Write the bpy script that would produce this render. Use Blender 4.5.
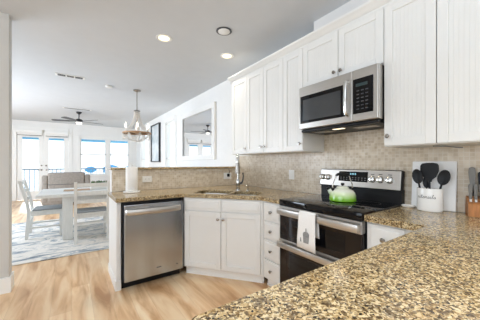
import bpy, bmesh, math, random
from mathutils import Vector, Matrix
random.seed(7)
for o in list(bpy.data.objects): bpy.data.objects.remove(o)
S = bpy.context.scene
C = S.collection
PI = math.pi
R = math.radians

# ------------------------------------------------------------------ camera
cam = bpy.data.cameras.new('camera'); co = bpy.data.objects.new('camera', cam); C.objects.link(co)
co.location = (0, 0, 1.252); co.rotation_euler = (PI/2, 0, -R(34.826))
cam.sensor_fit = 'HORIZONTAL'; cam.sensor_width = 36; cam.lens = 241.684/480*36
cam.shift_y = 3.24/480; cam.clip_start = .02; cam.clip_end = 400
S.camera = co
# ------------------------------------------------------------------ world
W = bpy.data.worlds.new('World'); S.world = W; W.use_nodes = True
wn = W.node_tree; wn.nodes.clear()
out = wn.nodes.new('ShaderNodeOutputWorld'); bg = wn.nodes.new('ShaderNodeBackground')
tc = wn.nodes.new('ShaderNodeTexCoord'); sx = wn.nodes.new('ShaderNodeSeparateXYZ'); rp = wn.nodes.new('ShaderNodeValToRGB')
wn.links.new(tc.outputs['Generated'], sx.inputs[0]); wn.links.new(sx.outputs['Z'], rp.inputs[0])
rp.color_ramp.elements[0].position = 0.0; rp.color_ramp.elements[0].color = (.93, .97, 1, 1)
rp.color_ramp.elements[1].position = .9; rp.color_ramp.elements[1].color = (.45, .68, 1, 1)
wn.links.new(rp.outputs[0], bg.inputs[0]); bg.inputs[1].default_value = 1.6
wn.links.new(bg.outputs[0], out.inputs[0])
# ------------------------------------------------------------------ added fill lamps out of view, sun through the far windows
def area(name, loc, rot, sx_, sy_, watts, col=(1, 1, 1)):
    l = bpy.data.lights.new(name, 'AREA'); l.shape = 'RECTANGLE'; l.size = sx_; l.size_y = sy_
    l.energy = watts; l.color = col
    o = bpy.data.objects.new(name, l); C.objects.link(o); o.location = loc; o.rotation_euler = rot
    return o
area('bounce_fill', (-.7, -1.0, 1.7), (PI, 0, 0), 2.6, 2.4, 72, (.82, .97, 1.14))  # added upward fill behind the camera, bounced off the ceiling
area('side_fill', (-2.86, .3, 1.5), (0, -PI/2, 0), 1.5, 2.6, 27, (.84, .97, 1.12))  # added lamp out of view on the left, brightens the kitchen
area('living_fill', (-3.36, 6.6, 1.4), (0, -PI/2, 0), 1.7, 3.0, 158, (.84, .96, 1.12))  # added lamp out of view, brightens the dining and living area
sn = bpy.data.lights.new('sun', 'SUN'); sn.energy = 3.0; sn.angle = R(6); sn.color = (1, .97, .93)
so = bpy.data.objects.new('sun', sn); C.objects.link(so); so.rotation_euler = (-R(66), 0, R(8))
S.view_settings.view_transform = 'Standard'; S.view_settings.look = 'None'
S.view_settings.exposure = 0.22; S.view_settings.gamma = 1
S.view_settings.use_curve_mapping = False
S.cycles.use_denoising = True
S.cycles.max_bounces = 10; S.cycles.diffuse_bounces = 6
S.cycles.caustics_reflective = False; S.cycles.caustics_refractive = False
S.cycles.sample_clamp_indirect = 6

# ------------------------------------------------------------------ materials
def srgb(r, g, b):
    f = lambda c: (c/255/12.92) if c/255 <= .04045 else ((c/255+.055)/1.055)**2.4
    return (f(r), f(g), f(b), 1)
class N:
    def __init__(s, name):
        s.m = bpy.data.materials.new(name); s.m.use_nodes = True; s.t = s.m.node_tree
        s.b = s.t.nodes['Principled BSDF']; s.out = s.t.nodes['Material Output']
    def new(s, kind, **kw):
        n = s.t.nodes.new('ShaderNode'+kind)
        for k, v in kw.items():
            if k in n.inputs.keys(): n.inputs[k].default_value = v
            else: setattr(n, k, v)
        return n
    def link(s, a, b): s.t.links.new(a, b)
    def coord(s, scale=(1, 1, 1), rot=(0, 0, 0), kind='Object'):
        t = s.new('TexCoord'); m = s.new('Mapping'); m.inputs['Scale'].default_value = scale; m.inputs['Rotation'].default_value = rot
        s.link(t.outputs[kind], m.inputs[0]); return m.outputs[0]
    def ramp(s, fac, stops, interp='LINEAR'):
        r = s.new('ValToRGB'); e = r.color_ramp; e.interpolation = interp
        while len(e.elements) < len(stops): e.elements.new(.5)
        for el, (p, c) in zip(e.elements, stops): el.position = p; el.color = c
        s.link(fac, r.inputs[0]); return r.outputs[0]
    def mix(s, fac, a, b, mode='MIX'):
        m = s.new('MixRGB'); m.blend_type = mode
        for inp, v in ((m.inputs[0], fac), (m.inputs[1], a), (m.inputs[2], b)):
            if hasattr(v, 'is_linked'): s.link(v, inp)
            else: inp.default_value = v
        return m.outputs[0]
    def bump(s, h, strength=.2, dist=.002):
        b = s.new('Bump'); b.inputs['Strength'].default_value = strength; b.inputs['Distance'].default_value = dist
        s.link(h, b.inputs['Height']); s.link(b.outputs[0], s.b.inputs['Normal'])
def plain(name, col, rough=.5, metal=0, var=.06, scale=6, stretch=(1, 1, 1), bump=0, spec=None, coat=0):
    n = N(name); c = n.coord(stretch); t = n.new('TexNoise'); t.inputs['Scale'].default_value = scale; t.inputs['Detail'].default_value = 3
    n.link(c, t.inputs['Vector'])
    d = tuple(max(0, x*(1-var)) for x in col[:3])+(1,); l = tuple(min(1, x*(1+var)) for x in col[:3])+(1,)
    n.link(n.ramp(t.outputs['Fac'], [(.3, d), (.7, l)]), n.b.inputs['Base Color'])
    n.b.inputs['Roughness'].default_value = rough; n.b.inputs['Metallic'].default_value = metal
    if spec is not None: n.b.inputs['Specular IOR Level'].default_value = spec
    if coat: n.b.inputs['Coat Weight'].default_value = coat
    if bump: n.bump(t.outputs['Fac'], bump)
    return n.m
def glow(name, col, strength):
    n = N(name); n.b.inputs['Base Color'].default_value = col
    n.b.inputs['Emission Color'].default_value = col; n.b.inputs['Emission Strength'].default_value = strength
    return n.m
M = {}
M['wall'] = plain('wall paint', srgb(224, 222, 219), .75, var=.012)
M['wallp'] = plain('shaded wall paint', srgb(206, 204, 199), .75, var=.012)  # same wall paint, darker: the partition's shade is put into the colour
M['wallw'] = plain('lit wall paint', srgb(240, 239, 236), .7, var=.01)  # same wall paint, lightened: dining room brightness is put into the colour
M['ceil'] = plain('ceiling paint', srgb(210, 213, 216), .85, var=.012)
M['trim'] = plain('white trim paint', srgb(243, 242, 238), .4, var=.01)
M['cab'] = plain('cabinet paint', srgb(229, 228, 224), .38, var=.012)
M['steel'] = plain('brushed stainless steel', srgb(196, 192, 186), .34, .95, var=.05, scale=4, stretch=(.4, .4, 60))
M['steelv'] = plain('stainless door skin', srgb(180, 186, 194), .22, .95, var=.06, scale=3, stretch=(3, 3, .15))
M['chrome'] = plain('chrome', srgb(215, 214, 210), .12, 1, var=.02)
M['nickel'] = plain('satin nickel', srgb(158, 153, 146), .26, 1, var=.03)
M['blackglass'] = plain('black glass', (.004, .004, .005, 1), .05, var=.1, spec=.3)
M['ovenglass'] = plain('dark oven glass', (.016, .011, .009, 1), .07, var=.1, spec=.3)
M['black'] = plain('black plastic', (.007, .007, .008, 1), .45, var=.1, spec=.3)
M['ksteel'] = plain('dull knife steel', srgb(112, 108, 102), .35, .9, var=.1)
M['blackm'] = plain('black matte metal', (.02, .02, .022, 1), .45, var=.1)
M['dgrey'] = plain('dark grey metal', srgb(70, 72, 76), .4, var=.08)
M['white'] = plain('white glazed ceramic', srgb(240, 238, 234), .18, var=.01)
M['plastic'] = plain('white plastic', srgb(240, 239, 235), .35, var=.01)
M['paper'] = plain('white tissue paper', srgb(244, 242, 238), .9, var=.02, scale=60, bump=.3)
M['cloth'] = plain('white cotton cloth', srgb(238, 236, 232), .9, var=.03, scale=150, bump=.2)
M['greyink'] = plain('grey print', srgb(140, 140, 138), .9, var=.25, scale=120)
M['ink'] = plain('dark ink', srgb(60, 60, 60), .6, var=.1)
M['chairw'] = plain('whitewashed wood', srgb(226, 226, 222), .55, var=.05, scale=9, stretch=(6, 6, .7))
M['cushion'] = plain('slate cushion fabric', srgb(150, 154, 156), .9, var=.12, scale=50, bump=.2)
M['sofa'] = plain('taupe upholstery', srgb(146, 139, 131), .9, var=.14, scale=22, bump=.3)
M['wood'] = plain('honey wood', srgb(176, 118, 70), .45, var=.25, scale=9, stretch=(8, 8, 1))
M['ringwood'] = plain('washed wood', srgb(190, 150, 112), .6, var=.2, scale=14, stretch=(1, 1, 8))
M['bead'] = plain('cream wooden beads', srgb(245, 240, 232), .5, var=.04)
M['straw'] = plain('woven straw', srgb(190, 160, 130), .9, var=.25, scale=90, bump=.4)
M['leaf'] = plain('green leaves', srgb(70, 105, 60), .6, var=.35, scale=25)
M['board'] = plain('whitewashed board', srgb(244, 244, 243), .4, var=.035, scale=5, stretch=(1, 9, .6))
M['porchblue'] = plain('blue porch ceiling paint', srgb(120, 192, 222), .7, var=.03)
M['deck'] = plain('grey deck boards', srgb(196, 196, 194), .7, var=.1, scale=5, stretch=(1, 12, 1))
M['rail'] = plain('grey railing paint', srgb(120, 128, 138), .5, var=.08)
M['sand'] = plain('pale sand', srgb(250, 246, 238), .9, var=.08, scale=.3)
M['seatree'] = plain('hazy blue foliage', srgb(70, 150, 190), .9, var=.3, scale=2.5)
M['bark'] = plain('grey bark', srgb(110, 105, 100), .9, var=.2)
M['crystal'] = plain('bulb glass', srgb(250, 246, 236), .2, var=.01)
M['lamp'] = glow('warm lamp lens', (1, .84, .5, 1), 2.2)
M['bulb'] = glow('candle bulb glow', (1, .93, .82, 1), 1.6)
M['fanglow'] = glow('fan lamp glow', (1, .97, .9, 1), 1.0)
M['lcd'] = glow('display digits', (.35, .75, .9, 1), .25)
M['mirror'] = plain('mirror silver', (.86, .88, .9, 1), .01, 1, var=.004)
M['grout'] = plain('pale grout', srgb(205, 198, 186), .9)
M['rubber'] = plain('grey rubber', srgb(120, 120, 120), .7)
def glass_mat():
    n = N('window glass'); n.t.nodes.remove(n.b)
    a = n.new('BsdfTransparent'); g = n.new('BsdfGlossy'); g.inputs['Roughness'].default_value = .02
    m = n.new('MixShader'); m.inputs[0].default_value = .05
    a.inputs[0].default_value = (.97, .99, 1, 1)
    n.link(a.outputs[0], m.inputs[1]); n.link(g.outputs[0], m.inputs[2]); n.link(m.outputs[0], n.out.inputs[0])
    return n.m
M['glass'] = glass_mat()
def granite():
    n = N('speckled granite'); c = n.coord()
    wv = n.new('TexNoise'); wv.inputs['Scale'].default_value = 60; wv.inputs['Detail'].default_value = 4; n.link(c, wv.inputs['Vector'])
    add = n.new('VectorMath', operation='MULTIPLY_ADD'); n.link(wv.outputs['Color'], add.inputs[0]); add.inputs[1].default_value = (.016,)*3; n.link(c, add.inputs[2])
    v = n.new('TexVoronoi'); v.inputs['Scale'].default_value = 200; n.link(add.outputs[0], v.inputs['Vector'])
    sp = n.new('SeparateColor'); n.link(v.outputs['Color'], sp.inputs[0])
    base = n.ramp(sp.outputs[0], [(0, srgb(58, 46, 34)), (.09, srgb(102, 84, 58)), (.24, srgb(152, 129, 92)), (.42, srgb(192, 171, 130)), (.64, srgb(222, 207, 173)), (.88, srgb(150, 138, 117))], 'CONSTANT')
    big = n.new('TexNoise'); big.inputs['Scale'].default_value = 11; big.inputs['Detail'].default_value = 5; n.link(c, big.inputs['Vector'])
    tint = n.ramp(big.outputs['Fac'], [(.32, srgb(222, 202, 168)), (.5, srgb(255, 248, 236)), (.66, srgb(226, 220, 210))])
    c1 = n.mix(.8, base, tint, 'MULTIPLY')
    v2 = n.new('TexVoronoi'); v2.inputs['Scale'].default_value = 90; n.link(add.outputs[0], v2.inputs['Vector'])
    s2 = n.new('SeparateColor'); n.link(v2.outputs['Color'], s2.inputs[0])
    dk = n.ramp(s2.outputs[1], [(0, (.7, .7, .7, 1)), (.10, (0, 0, 0, 1))], 'CONSTANT')
    c2 = n.mix(dk, c1, srgb(84, 66, 46))
    n.link(c2, n.b.inputs['Base Color']); n.b.inputs['Roughness'].default_value = .16
    return n.m
M['granite'] = granite()
def floor_mat():
    n = N('pale oak planks'); c = n.coord((1, 1, 1), (0, 0, PI/2))
    b = n.new('TexBrick'); b.offset = .37; b.inputs['Scale'].default_value = 1; b.inputs['Brick Width'].default_value = 1.25; b.inputs['Row Height'].default_value = .15
    b.inputs['Mortar Size'].default_value = .001; b.inputs['Mortar'].default_value = srgb(214, 186, 152)
    b.inputs['Color1'].default_value = srgb(246, 222, 188); b.inputs['Color2'].default_value = srgb(232, 202, 164)
    n.link(c, b.inputs['Vector'])
    c2 = n.coord((6.5, .9, 1)); t = n.new('TexNoise'); t.inputs['Scale'].default_value = 1.5; t.inputs['Detail'].default_value = 6; t.inputs['Distortion'].default_value = .6; n.link(c2, t.inputs['Vector'])
    gr = n.ramp(t.outputs['Fac'], [(.32, srgb(196, 158, 120)), (.48, srgb(238, 220, 200)), (.64, srgb(255, 254, 252))])
    col = n.mix(.85, b.outputs['Color'], gr, 'MULTIPLY')
    n.link(col, n.b.inputs['Base Color']); n.b.inputs['Roughness'].default_value = .3
    return n.m
M['floor'] = floor_mat()
def tile_mat(name, rot):
    n = N(name); c = n.coord((1, 1, 1), rot)
    b = n.new('TexBrick'); b.offset = 0; b.inputs['Scale'].default_value = 1; b.inputs['Brick Width'].default_value = .0285; b.inputs['Row Height'].default_value = .0265
    b.inputs['Mortar Size'].default_value = .0022; b.inputs['Mortar'].default_value = srgb(222, 214, 202)
    b.inputs['Color1'].default_value = srgb(222, 211, 193); b.inputs['Color2'].default_value = srgb(195, 179, 154); b.inputs['Bias'].default_value = -.15
    n.link(c, b.inputs['Vector'])
    t = n.new('TexNoise'); t.inputs['Scale'].default_value = 16; t.inputs['Detail'].default_value = 5; n.link(c, t.inputs['Vector'])
    gr = n.ramp(t.outputs['Fac'], [(.35, srgb(234, 227, 216)), (.65, srgb(255, 255, 255))])
    n.link(n.mix(.8, b.outputs['Color'], gr, 'MULTIPLY'), n.b.inputs['Base Color']); n.b.inputs['Roughness'].default_value = .3
    inv = n.new('Math', operation='SUBTRACT'); inv.inputs[0].default_value = 1; n.link(b.outputs['Fac'], inv.inputs[1]); n.bump(inv.outputs[0], .35, .0015)
    return n.m
M['tileX'] = tile_mat('travertine mosaic on range wall', (PI/2, 0, PI/2))
def tile_vec(m, order):
    # brick texture wants (along, up): feed world-like coordinates in that order
    nt = m.node_tree
    for nd in nt.nodes:
        if nd.type == 'MAPPING':
            nd.inputs['Rotation'].default_value = (0, 0, 0)
            s = nt.nodes.new('ShaderNodeSeparateXYZ'); k = nt.nodes.new('ShaderNodeCombineXYZ')
            src = nd.inputs[0].links[0].from_socket; nt.links.new(src, s.inputs[0])
            nt.links.new(s.outputs[order], k.inputs['X']); nt.links.new(s.outputs['Z'], k.inputs['Y']); nt.links.new(k.outputs[0], nd.inputs[0])
tile_vec(M['tileX'], 'Y')
M['tileY'] = tile_mat('travertine mosaic on bar wall', (0, 0, 0)); tile_vec(M['tileY'], 'X')
def rug_mat():
    n = N('distressed rug'); c = n.coord((.8, 1.8, 1))
    t = n.new('TexNoise'); t.inputs['Scale'].default_value = 2.6; t.inputs['Detail'].default_value = 9; t.inputs['Roughness'].default_value = .68; t.inputs['Distortion'].default_value = 1.6
    n.link(c, t.inputs['Vector'])
    n.link(n.ramp(t.outputs['Fac'], [(.34, srgb(104, 116, 124)), (.44, srgb(168, 174, 178)), (.5, srgb(222, 216, 206)), (.58, srgb(226, 220, 212)), (.66, srgb(140, 150, 156))]), n.b.inputs['Base Color'])
    n.b.inputs['Roughness'].default_value = .95
    return n.m
M['rug'] = rug_mat()
def enamel():
    n = N('green ombre enamel'); t = n.new('TexCoord'); s = n.new('SeparateXYZ'); n.link(t.outputs['Object'], s.inputs[0])
    m = n.new('MapRange'); m.inputs['From Min'].default_value = 0; m.inputs['From Max'].default_value = .16; n.link(s.outputs['Z'], m.inputs[0])
    n.link(n.ramp(m.outputs[0], [(.03, srgb(112, 178, 30)), (.17, srgb(140, 196, 62)), (.36, srgb(206, 226, 168)), (.55, srgb(234, 238, 222))]), n.b.inputs['Base Color'])
    n.b.inputs['Roughness'].default_value = .15; n.b.inputs['Coat Weight'].default_value = .4
    return n.m
M['enamel'] = enamel()
def art_mat():
    n = N('pale abstract print'); c = n.coord((1, .6, 1.4)); t = n.new('TexNoise'); t.inputs['Scale'].default_value = 1.6; t.inputs['Detail'].default_value = 5; n.link(c, t.inputs['Vector'])
    n.link(n.ramp(t.outputs['Fac'], [(.35, srgb(170, 190, 198)), (.55, srgb(224, 230, 232)), (.7, srgb(206, 214, 216))]), n.b.inputs['Base Color']); n.b.inputs['Roughness'].default_value = .25
    return n.m
M['art'] = art_mat()

# ------------------------------------------------------------------ mesh helpers
def BM(): return bmesh.new()
def box(bm, x0, x1, y0, y1, z0, z1, bev=0, seg=2, mtx=None):
    vs = [bm.verts.new((x, y, z)) for z in (z0, z1) for y in (y0, y1) for x in (x0, x1)]
    fs = [bm.faces.new([vs[i] for i in f]) for f in ((0, 2, 3, 1), (4, 5, 7, 6), (0, 1, 5, 4), (2, 6, 7, 3), (0, 4, 6, 2), (1, 3, 7, 5))]
    geo = vs
    if bev:
        es = list({e for f in fs for e in f.edges})
        r = bmesh.ops.bevel(bm, geom=es, offset=bev, segments=seg, profile=.5, affect='EDGES')
        geo = list({v for f in r['faces'] for v in f.verts} | {v for v in vs if v.is_valid})
    if mtx: bmesh.ops.transform(bm, matrix=mtx, verts=geo)
    return geo
def tube(bm, pts, r, n=10, cap=True):
    pts = [Vector(p) for p in pts]
    rr = r if isinstance(r, (list, tuple)) else [r]*len(pts)
    rings = []; up = None
    for i, p in enumerate(pts):
        t = (pts[min(i+1, len(pts)-1)]-pts[max(i-1, 0)]).normalized()
        if up is None: up = t.orthogonal().normalized()
        up = (up-t*up.dot(t)); up = up.normalized() if up.length > 1e-6 else t.orthogonal().normalized()
        s = t.cross(up)
        rings.append([bm.verts.new(p+(up*math.cos(a)+s*math.sin(a))*rr[i]) for a in [2*PI*k/n for k in range(n)]])
    for a, b in zip(rings, rings[1:]):
        for k in range(n): bm.faces.new((a[k], a[(k+1) % n], b[(k+1) % n], b[k]))
    if cap: bm.faces.new(rings[0][::-1]); bm.faces.new(rings[-1])
    return [v for q in rings for v in q]
def lathe(bm, prof, n=24, axis='Z', org=(0, 0, 0), sx=1, sy=1):
    rings = []
    for r, h in prof:
        ring = []
        if r < 1e-6: ring = [(0, 0, h)]
        else: ring = [(r*math.cos(2*PI*k/n)*sx, r*math.sin(2*PI*k/n)*sy, h) for k in range(n)]
        vs = []
        for x, y, z in ring:
            if axis == 'Z': p = (x, y, z)
            elif axis == '-Y': p = (x, -z, y)
            else: p = (z, x, y)
            vs.append(bm.verts.new(Vector(p)+Vector(org)))
        rings.append(vs)
    for a, b in zip(rings, rings[1:]):
        for k in range(n):
            k2 = (k+1) % n
            if len(a) == 1 and len(b) == 1: continue
            if len(a) == 1: bm.faces.new((a[0], b[k2], b[k]))
            elif len(b) == 1: bm.faces.new((a[k], a[k2], b[0]))
            else: bm.faces.new((a[k], a[k2], b[k2], b[k]))
    for q, rev in ((rings[0], True), (rings[-1], False)):
        if len(q) > 1: bm.faces.new(q[::-1] if rev else q)
    return [v for q in rings for v in q]
def sphere(bm, c, r, u=10, v=7):
    bmesh.ops.create_uvsphere(bm, u_segments=u, v_segments=v, radius=r, matrix=Matrix.Translation(c))
def prism(bm, loops, z0, z1):
    """outer loop plus holes (lists of xy), extruded from z0 to z1"""
    es = []
    for lp in loops:
        vs = [bm.verts.new((x, y, z0)) for x, y in lp]
        es += [bm.edges.new((vs[i], vs[(i+1) % len(vs)])) for i in range(len(vs))]
    r = bmesh.ops.triangle_fill(bm, use_beauty=True, use_dissolve=False, edges=es)
    fs = [g for g in r['geom'] if isinstance(g, bmesh.types.BMFace)]
    e = bmesh.ops.extrude_face_region(bm, geom=fs)
    bmesh.ops.translate(bm, vec=(0, 0, z1-z0), verts=[g for g in e['geom'] if isinstance(g, bmesh.types.BMVert)])
def rrect(x0, x1, y0, y1, r, n=5):
    p = []
    for cx, cy, a0 in ((x1-r, y1-r, 0), (x0+r, y1-r, 90), (x0+r, y0+r, 180), (x1-r, y0+r, 270)):
        p += [(cx+r*math.cos(R(a0+90*k/n)), cy+r*math.sin(R(a0+90*k/n))) for k in range(n+1)]
    return p
def sweep(bm, prof, axis_pts):
    """extrude an (offset, z) profile between two points along +Y"""
    (xa, ya), (xb, yb) = axis_pts
    a = [bm.verts.new((xa+o, ya, z)) for o, z in prof]; b = [bm.verts.new((xb+o, yb, z)) for o, z in prof]
    n = len(prof)
    for k in range(n): bm.faces.new((a[k], a[(k+1) % n], b[(k+1) % n], b[k]))
    bm.faces.new(a[::-1]); bm.faces.new(b)
def obj(name, bm, mat, parent=None, smooth=False, loc=None, rotz=None):
    bmesh.ops.recalc_face_normals(bm, faces=bm.faces)
    me = bpy.data.meshes.new(name); bm.to_mesh(me); bm.free()
    if smooth:
        for p in me.polygons: p.use_smooth = True
        try: me.set_sharp_from_angle(angle=R(40))
        except Exception: pass
    me.materials.append(M[mat] if isinstance(mat, str) else mat)
    o = bpy.data.objects.new(name, me); C.objects.link(o)
    if parent: o.parent = parent
    if loc: o.location = loc
    if rotz is not None: o.rotation_euler.z = rotz
    return o
def tag(o, label, cat, group=None, kind=None):
    o['label'] = label; o['category'] = cat
    if group: o['group'] = group
    if kind: o['kind'] = kind
    return o
def thing(name, label, cat, loc=(0, 0, 0), rotz=0, group=None):
    o = bpy.data.objects.new(name, None); C.objects.link(o); o.empty_display_size = .05
    o.location = loc; o.rotation_euler = (0, 0, rotz)
    return tag(o, label, cat, group)
def struct(name, bm, mat, parent=None, label=None, cat=None):
    o = obj(name, bm, mat, parent)
    if not parent:
        o['kind'] = 'structure'
        if label: o['label'] = label
        if cat: o['category'] = cat
    return o
def sroot(name, loc, label, cat, rotz=0):
    o = bpy.data.objects.new(name, None); C.objects.link(o); o.location = loc; o.rotation_euler.z = rotz
    o['kind'] = 'structure'; o['label'] = label; o['category'] = cat; return o
def dup(root, loc, rotz, label=None):
    r = root.copy(); C.objects.link(r); r.location = loc; r.rotation_euler = (0, 0, rotz)
    if label: r['label'] = label
    for ch in list(root.children):
        c = ch.copy(); C.objects.link(c); c.parent = r
        for g in list(ch.children):
            d = g.copy(); C.objects.link(d); d.parent = c
    return r

XW = 2.216; XC = 1.567; YH = 3.204; YF = 10.85; ZC = 2.70; CT = .914
# ------------------------------------------------------------------ room shell
b = BM(); box(b, -3.6, XW+.15, -3.2, YF+.15, -.08, 0); struct('floor', b, 'floor', label='pale oak plank floor of the kitchen and dining room', cat='floor')
b = BM(); box(b, -3.6, XW+.15, -3.2, YF+.15, ZC, ZC+.1); struct('ceiling', b, 'ceil', label='smooth off-white ceiling over both rooms', cat='ceiling')
def wallX(bm, x0, x1, ya, yb, holes):      # wall along Y between x0 and x1; holes (y0,y1,z0,z1)
    y = ya
    for h0, h1, z0, z1 in sorted(holes):
        box(bm, x0, x1, y, h0, 0, ZC)
        if z0 > 0: box(bm, x0, x1, h0, h1, 0, z0)
        box(bm, x0, x1, h0, h1, z1, ZC); y = h1
    box(bm, x0, x1, y, yb, 0, ZC)
def wallY(bm, y0, y1, xa, xb, holes):
    x = xa
    for h0, h1, z0, z1 in sorted(holes):
        box(bm, x, h0, y0, y1, 0, ZC)
        if z0 > 0: box(bm, h0, h1, y0, y1, 0, z0)
        box(bm, h0, h1, y0, y1, z1, ZC); x = h1
    box(bm, x, xb, y0, y1, 0, ZC)
b = BM(); wallX(b, XW, XW+.15, -3.05, YF+.15, [(6.15, 6.95, .35, 2.42), (8.75, 9.9, .35, 2.45)]); struct('wall_right', b, 'wallw', label='long white wall behind the range, running on into the dining room', cat='wall')
DX0, DX1, DZ = -1.53, -.08, 2.42
WX0, WX1, WZ0, WZ1 = .24, 1.96, .80, 2.20
b = BM(); wallY(b, YF, YF+.15, -3.45, XW, [(DX0, DX1, 0, DZ), (WX0, WX1, WZ0, WZ1)]); struct('wall_far', b, 'wallw', label='far living room wall with the double doors', cat='wall')
b = BM(); wallX(b, -3.6, -3.45, 3.34, YF+.15, [(5.0, 8.2, .5, 2.3)]); struct('wall_left', b, 'wall', label='left wall of the living room', cat='wall')
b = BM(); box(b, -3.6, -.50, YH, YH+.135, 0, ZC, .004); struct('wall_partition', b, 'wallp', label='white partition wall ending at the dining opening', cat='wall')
b = BM(); wallX(b, -3.1, -2.95, -3.05, YH-.002, [(-1.1, 1.7, .6, 2.3)]); struct('wall_west', b, 'wall')
b = BM(); wallY(b, -3.2, -3.05, -3.1, XW+.15, [(-1.9, 1.5, .7, 2.4)]); struct('wall_near', b, 'wall')
b = BM(); box(b, .385, XW-.002, YH, YH+.13, 0.0, 1.170); struct('wall_bar', b, 'wall', label='raised half wall carrying the granite bar ledge', cat='wall')
b = BM(); box(b, 2.035, XW, -3.0, 1.602, 2.405, ZC-.001); struct('trim_1', b, 'wall', label='boxed duct chase above the right hand upper cabinets', cat='duct chase')
def baseboard(name, x0, x1, y0, y1, h=.15):
    b = BM(); box(b, x0, x1, y0, y1, 0, h-.02); 
    box(b, x0+(.004 if x1-x0 < y1-y0 else 0), x1-(.004 if x1-x0 < y1-y0 else 0), y0+(0 if x1-x0 < y1-y0 else .004), y1-(0 if x1-x0 < y1-y0 else .004), h-.02, h)
    return struct(name, b, 'trim', label='white baseboard', cat='baseboard')
b = BM(); box(b, -3.0, -.484, YH-.016, YH+.001, 0, .15, .003); box(b, -.499, -.484, YH+.001, YH+.15, 0, .15, .003); struct('baseboard_partition', b, 'trim', label='white baseboard around the end of the partition wall', cat='baseboard')
baseboard('baseboard_far', DX1+.12, XW-.02, YF-.016, YF)
baseboard('baseboard_right', XW-.016, XW, YH+.15, YF-.02)
b = BM(); box(b, .373, .384, YH-.01, YH+.142, 0, .10, .003); box(b, .385, XW-.03, YH+.131, YH+.147, 0, .1, .003); struct('baseboard_bar', b, 'trim', label='white baseboard around the end of the half wall', cat='baseboard')
# tiled backsplash
b = BM(); box(b, XW-.008, XW, -.30, YH-.012, CT+.002, 1.371); box(b, XW-.008, XW, .845, 1.602, 1.371, 1.60); struct('trim_2', b, 'tileX', label='beige mosaic tile backsplash on the range wall', cat='backsplash')
b = BM(); box(b, .385, XW-.009, YH-.009, YH-.001, CT+.002, 1.169); struct('trim_3', b, 'tileY', label='beige mosaic tile facing of the half wall', cat='backsplash')

# ------------------------------------------------------------------ windows and doors
def window_Y(n, x0, x1, z0, z1, y, mull, label):
    r = sroot('window_%d' % n, (0, 0, 0), label, 'window')
    b = BM(); c = .085
    box(b, x0-c, x0+.02, y-.025, y+.06, z0-c, z1+c, .003); box(b, x1-.02, x1+c, y-.025, y+.06, z0-c, z1+c, .003)
    box(b, x0, x1, y-.025, y+.06, z1-.02, z1+c, .003); box(b, x0-c-.02, x1+c+.02, y-.05, y+.06, z0-.04, z0+.02, .003)
    for mx in mull: box(b, mx-.06, mx+.06, y-.01, y+.09, z0, z1, .003)
    struct('window_frame', b, 'trim', r)
    xs = [x0]+mull+[x1]
    for a, d in zip(xs, xs[1:]):
        a2 = a+(.06 if a in mull else .02); d2 = d-(.06 if d in mull else .02); zm = (z0+z1)/2+.09
        b = BM()
        for (p0, p1, q0, q1) in ((a2, a2+.035, z0, z1), (d2-.035, d2, z0, z1), (a2, d2, z0, z0+.05), (a2, d2, z1-.04, z1), (a2, d2, zm-.02, zm+.02)):
            box(b, p0, p1, y+.035, y+.075, q0, q1)
        s = struct('sash', b, 'trim', r)
        b = BM(); box(b, a2+.02, d2-.02, y+.052, y+.057, z0+.03, z1-.02); struct('pane', b, 'glass', s)
window_Y(1, WX0, WX1, WZ0, WZ1, YF, [1.175], 'double hung twin window in the far living room wall')
def window_X(n, y0, y1, z0, z1, label):
    r = sroot('window_%d' % n, (0, 0, 0), label, 'window'); c = .09; x = XW
    b = BM()
    box(b, x-.022, x+.06, y0-c, y0+.02, z0-c, z1+c, .003); box(b, x-.022, x+.06, y1-.02, y1+c, z0-c, z1+c, .003)
    box(b, x-.022, x+.06, y0, y1, z1-.02, z1+c, .003); box(b, x-.045, x+.06, y0-c, y1+c, z0-.05, z0+.02, .003)
    struct('window_frame', b, 'trim', r)
    b = BM(); zm = (z0+z1)/2
    for p0, p1, q0, q1 in ((y0+.02, y0+.06, z0, z1), (y1-.06, y1-.02, z0, z1), (y0, y1, z0, z0+.05), (y0, y1, z1-.05, z1), (y0, y1, zm-.02, zm+.02)):
        box(b, x+.035, x+.075, p0, p1, q0, q1)
    s = struct('sash', b, 'trim', r)
    b = BM(); box(b, x+.052, x+.057, y0+.03, y1-.03, z0+.03, z1-.03); struct('pane', b, 'glass', s)
window_X(2, 6.15, 6.95, .35, 2.42, 'tall white window between the mirror and the black framed picture')
window_X(3, 8.75, 9.9, .35, 2.45, 'tall white window beyond the black framed picture')
r = sroot('door_1', (0, 0, 0), 'pair of white glazed double doors in the far wall', 'door')
b = BM(); c = .09
box(b, DX0-c, DX0+.02, YF-.022, YF+.1, 0, DZ+c, .003); box(b, DX1-.02, DX1+c, YF-.022, YF+.1, 0, DZ+c, .003); box(b, DX0, DX1, YF-.022, YF+.1, DZ-.02, DZ+c, .003)
struct('door_frame', b, 'trim', r)
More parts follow.
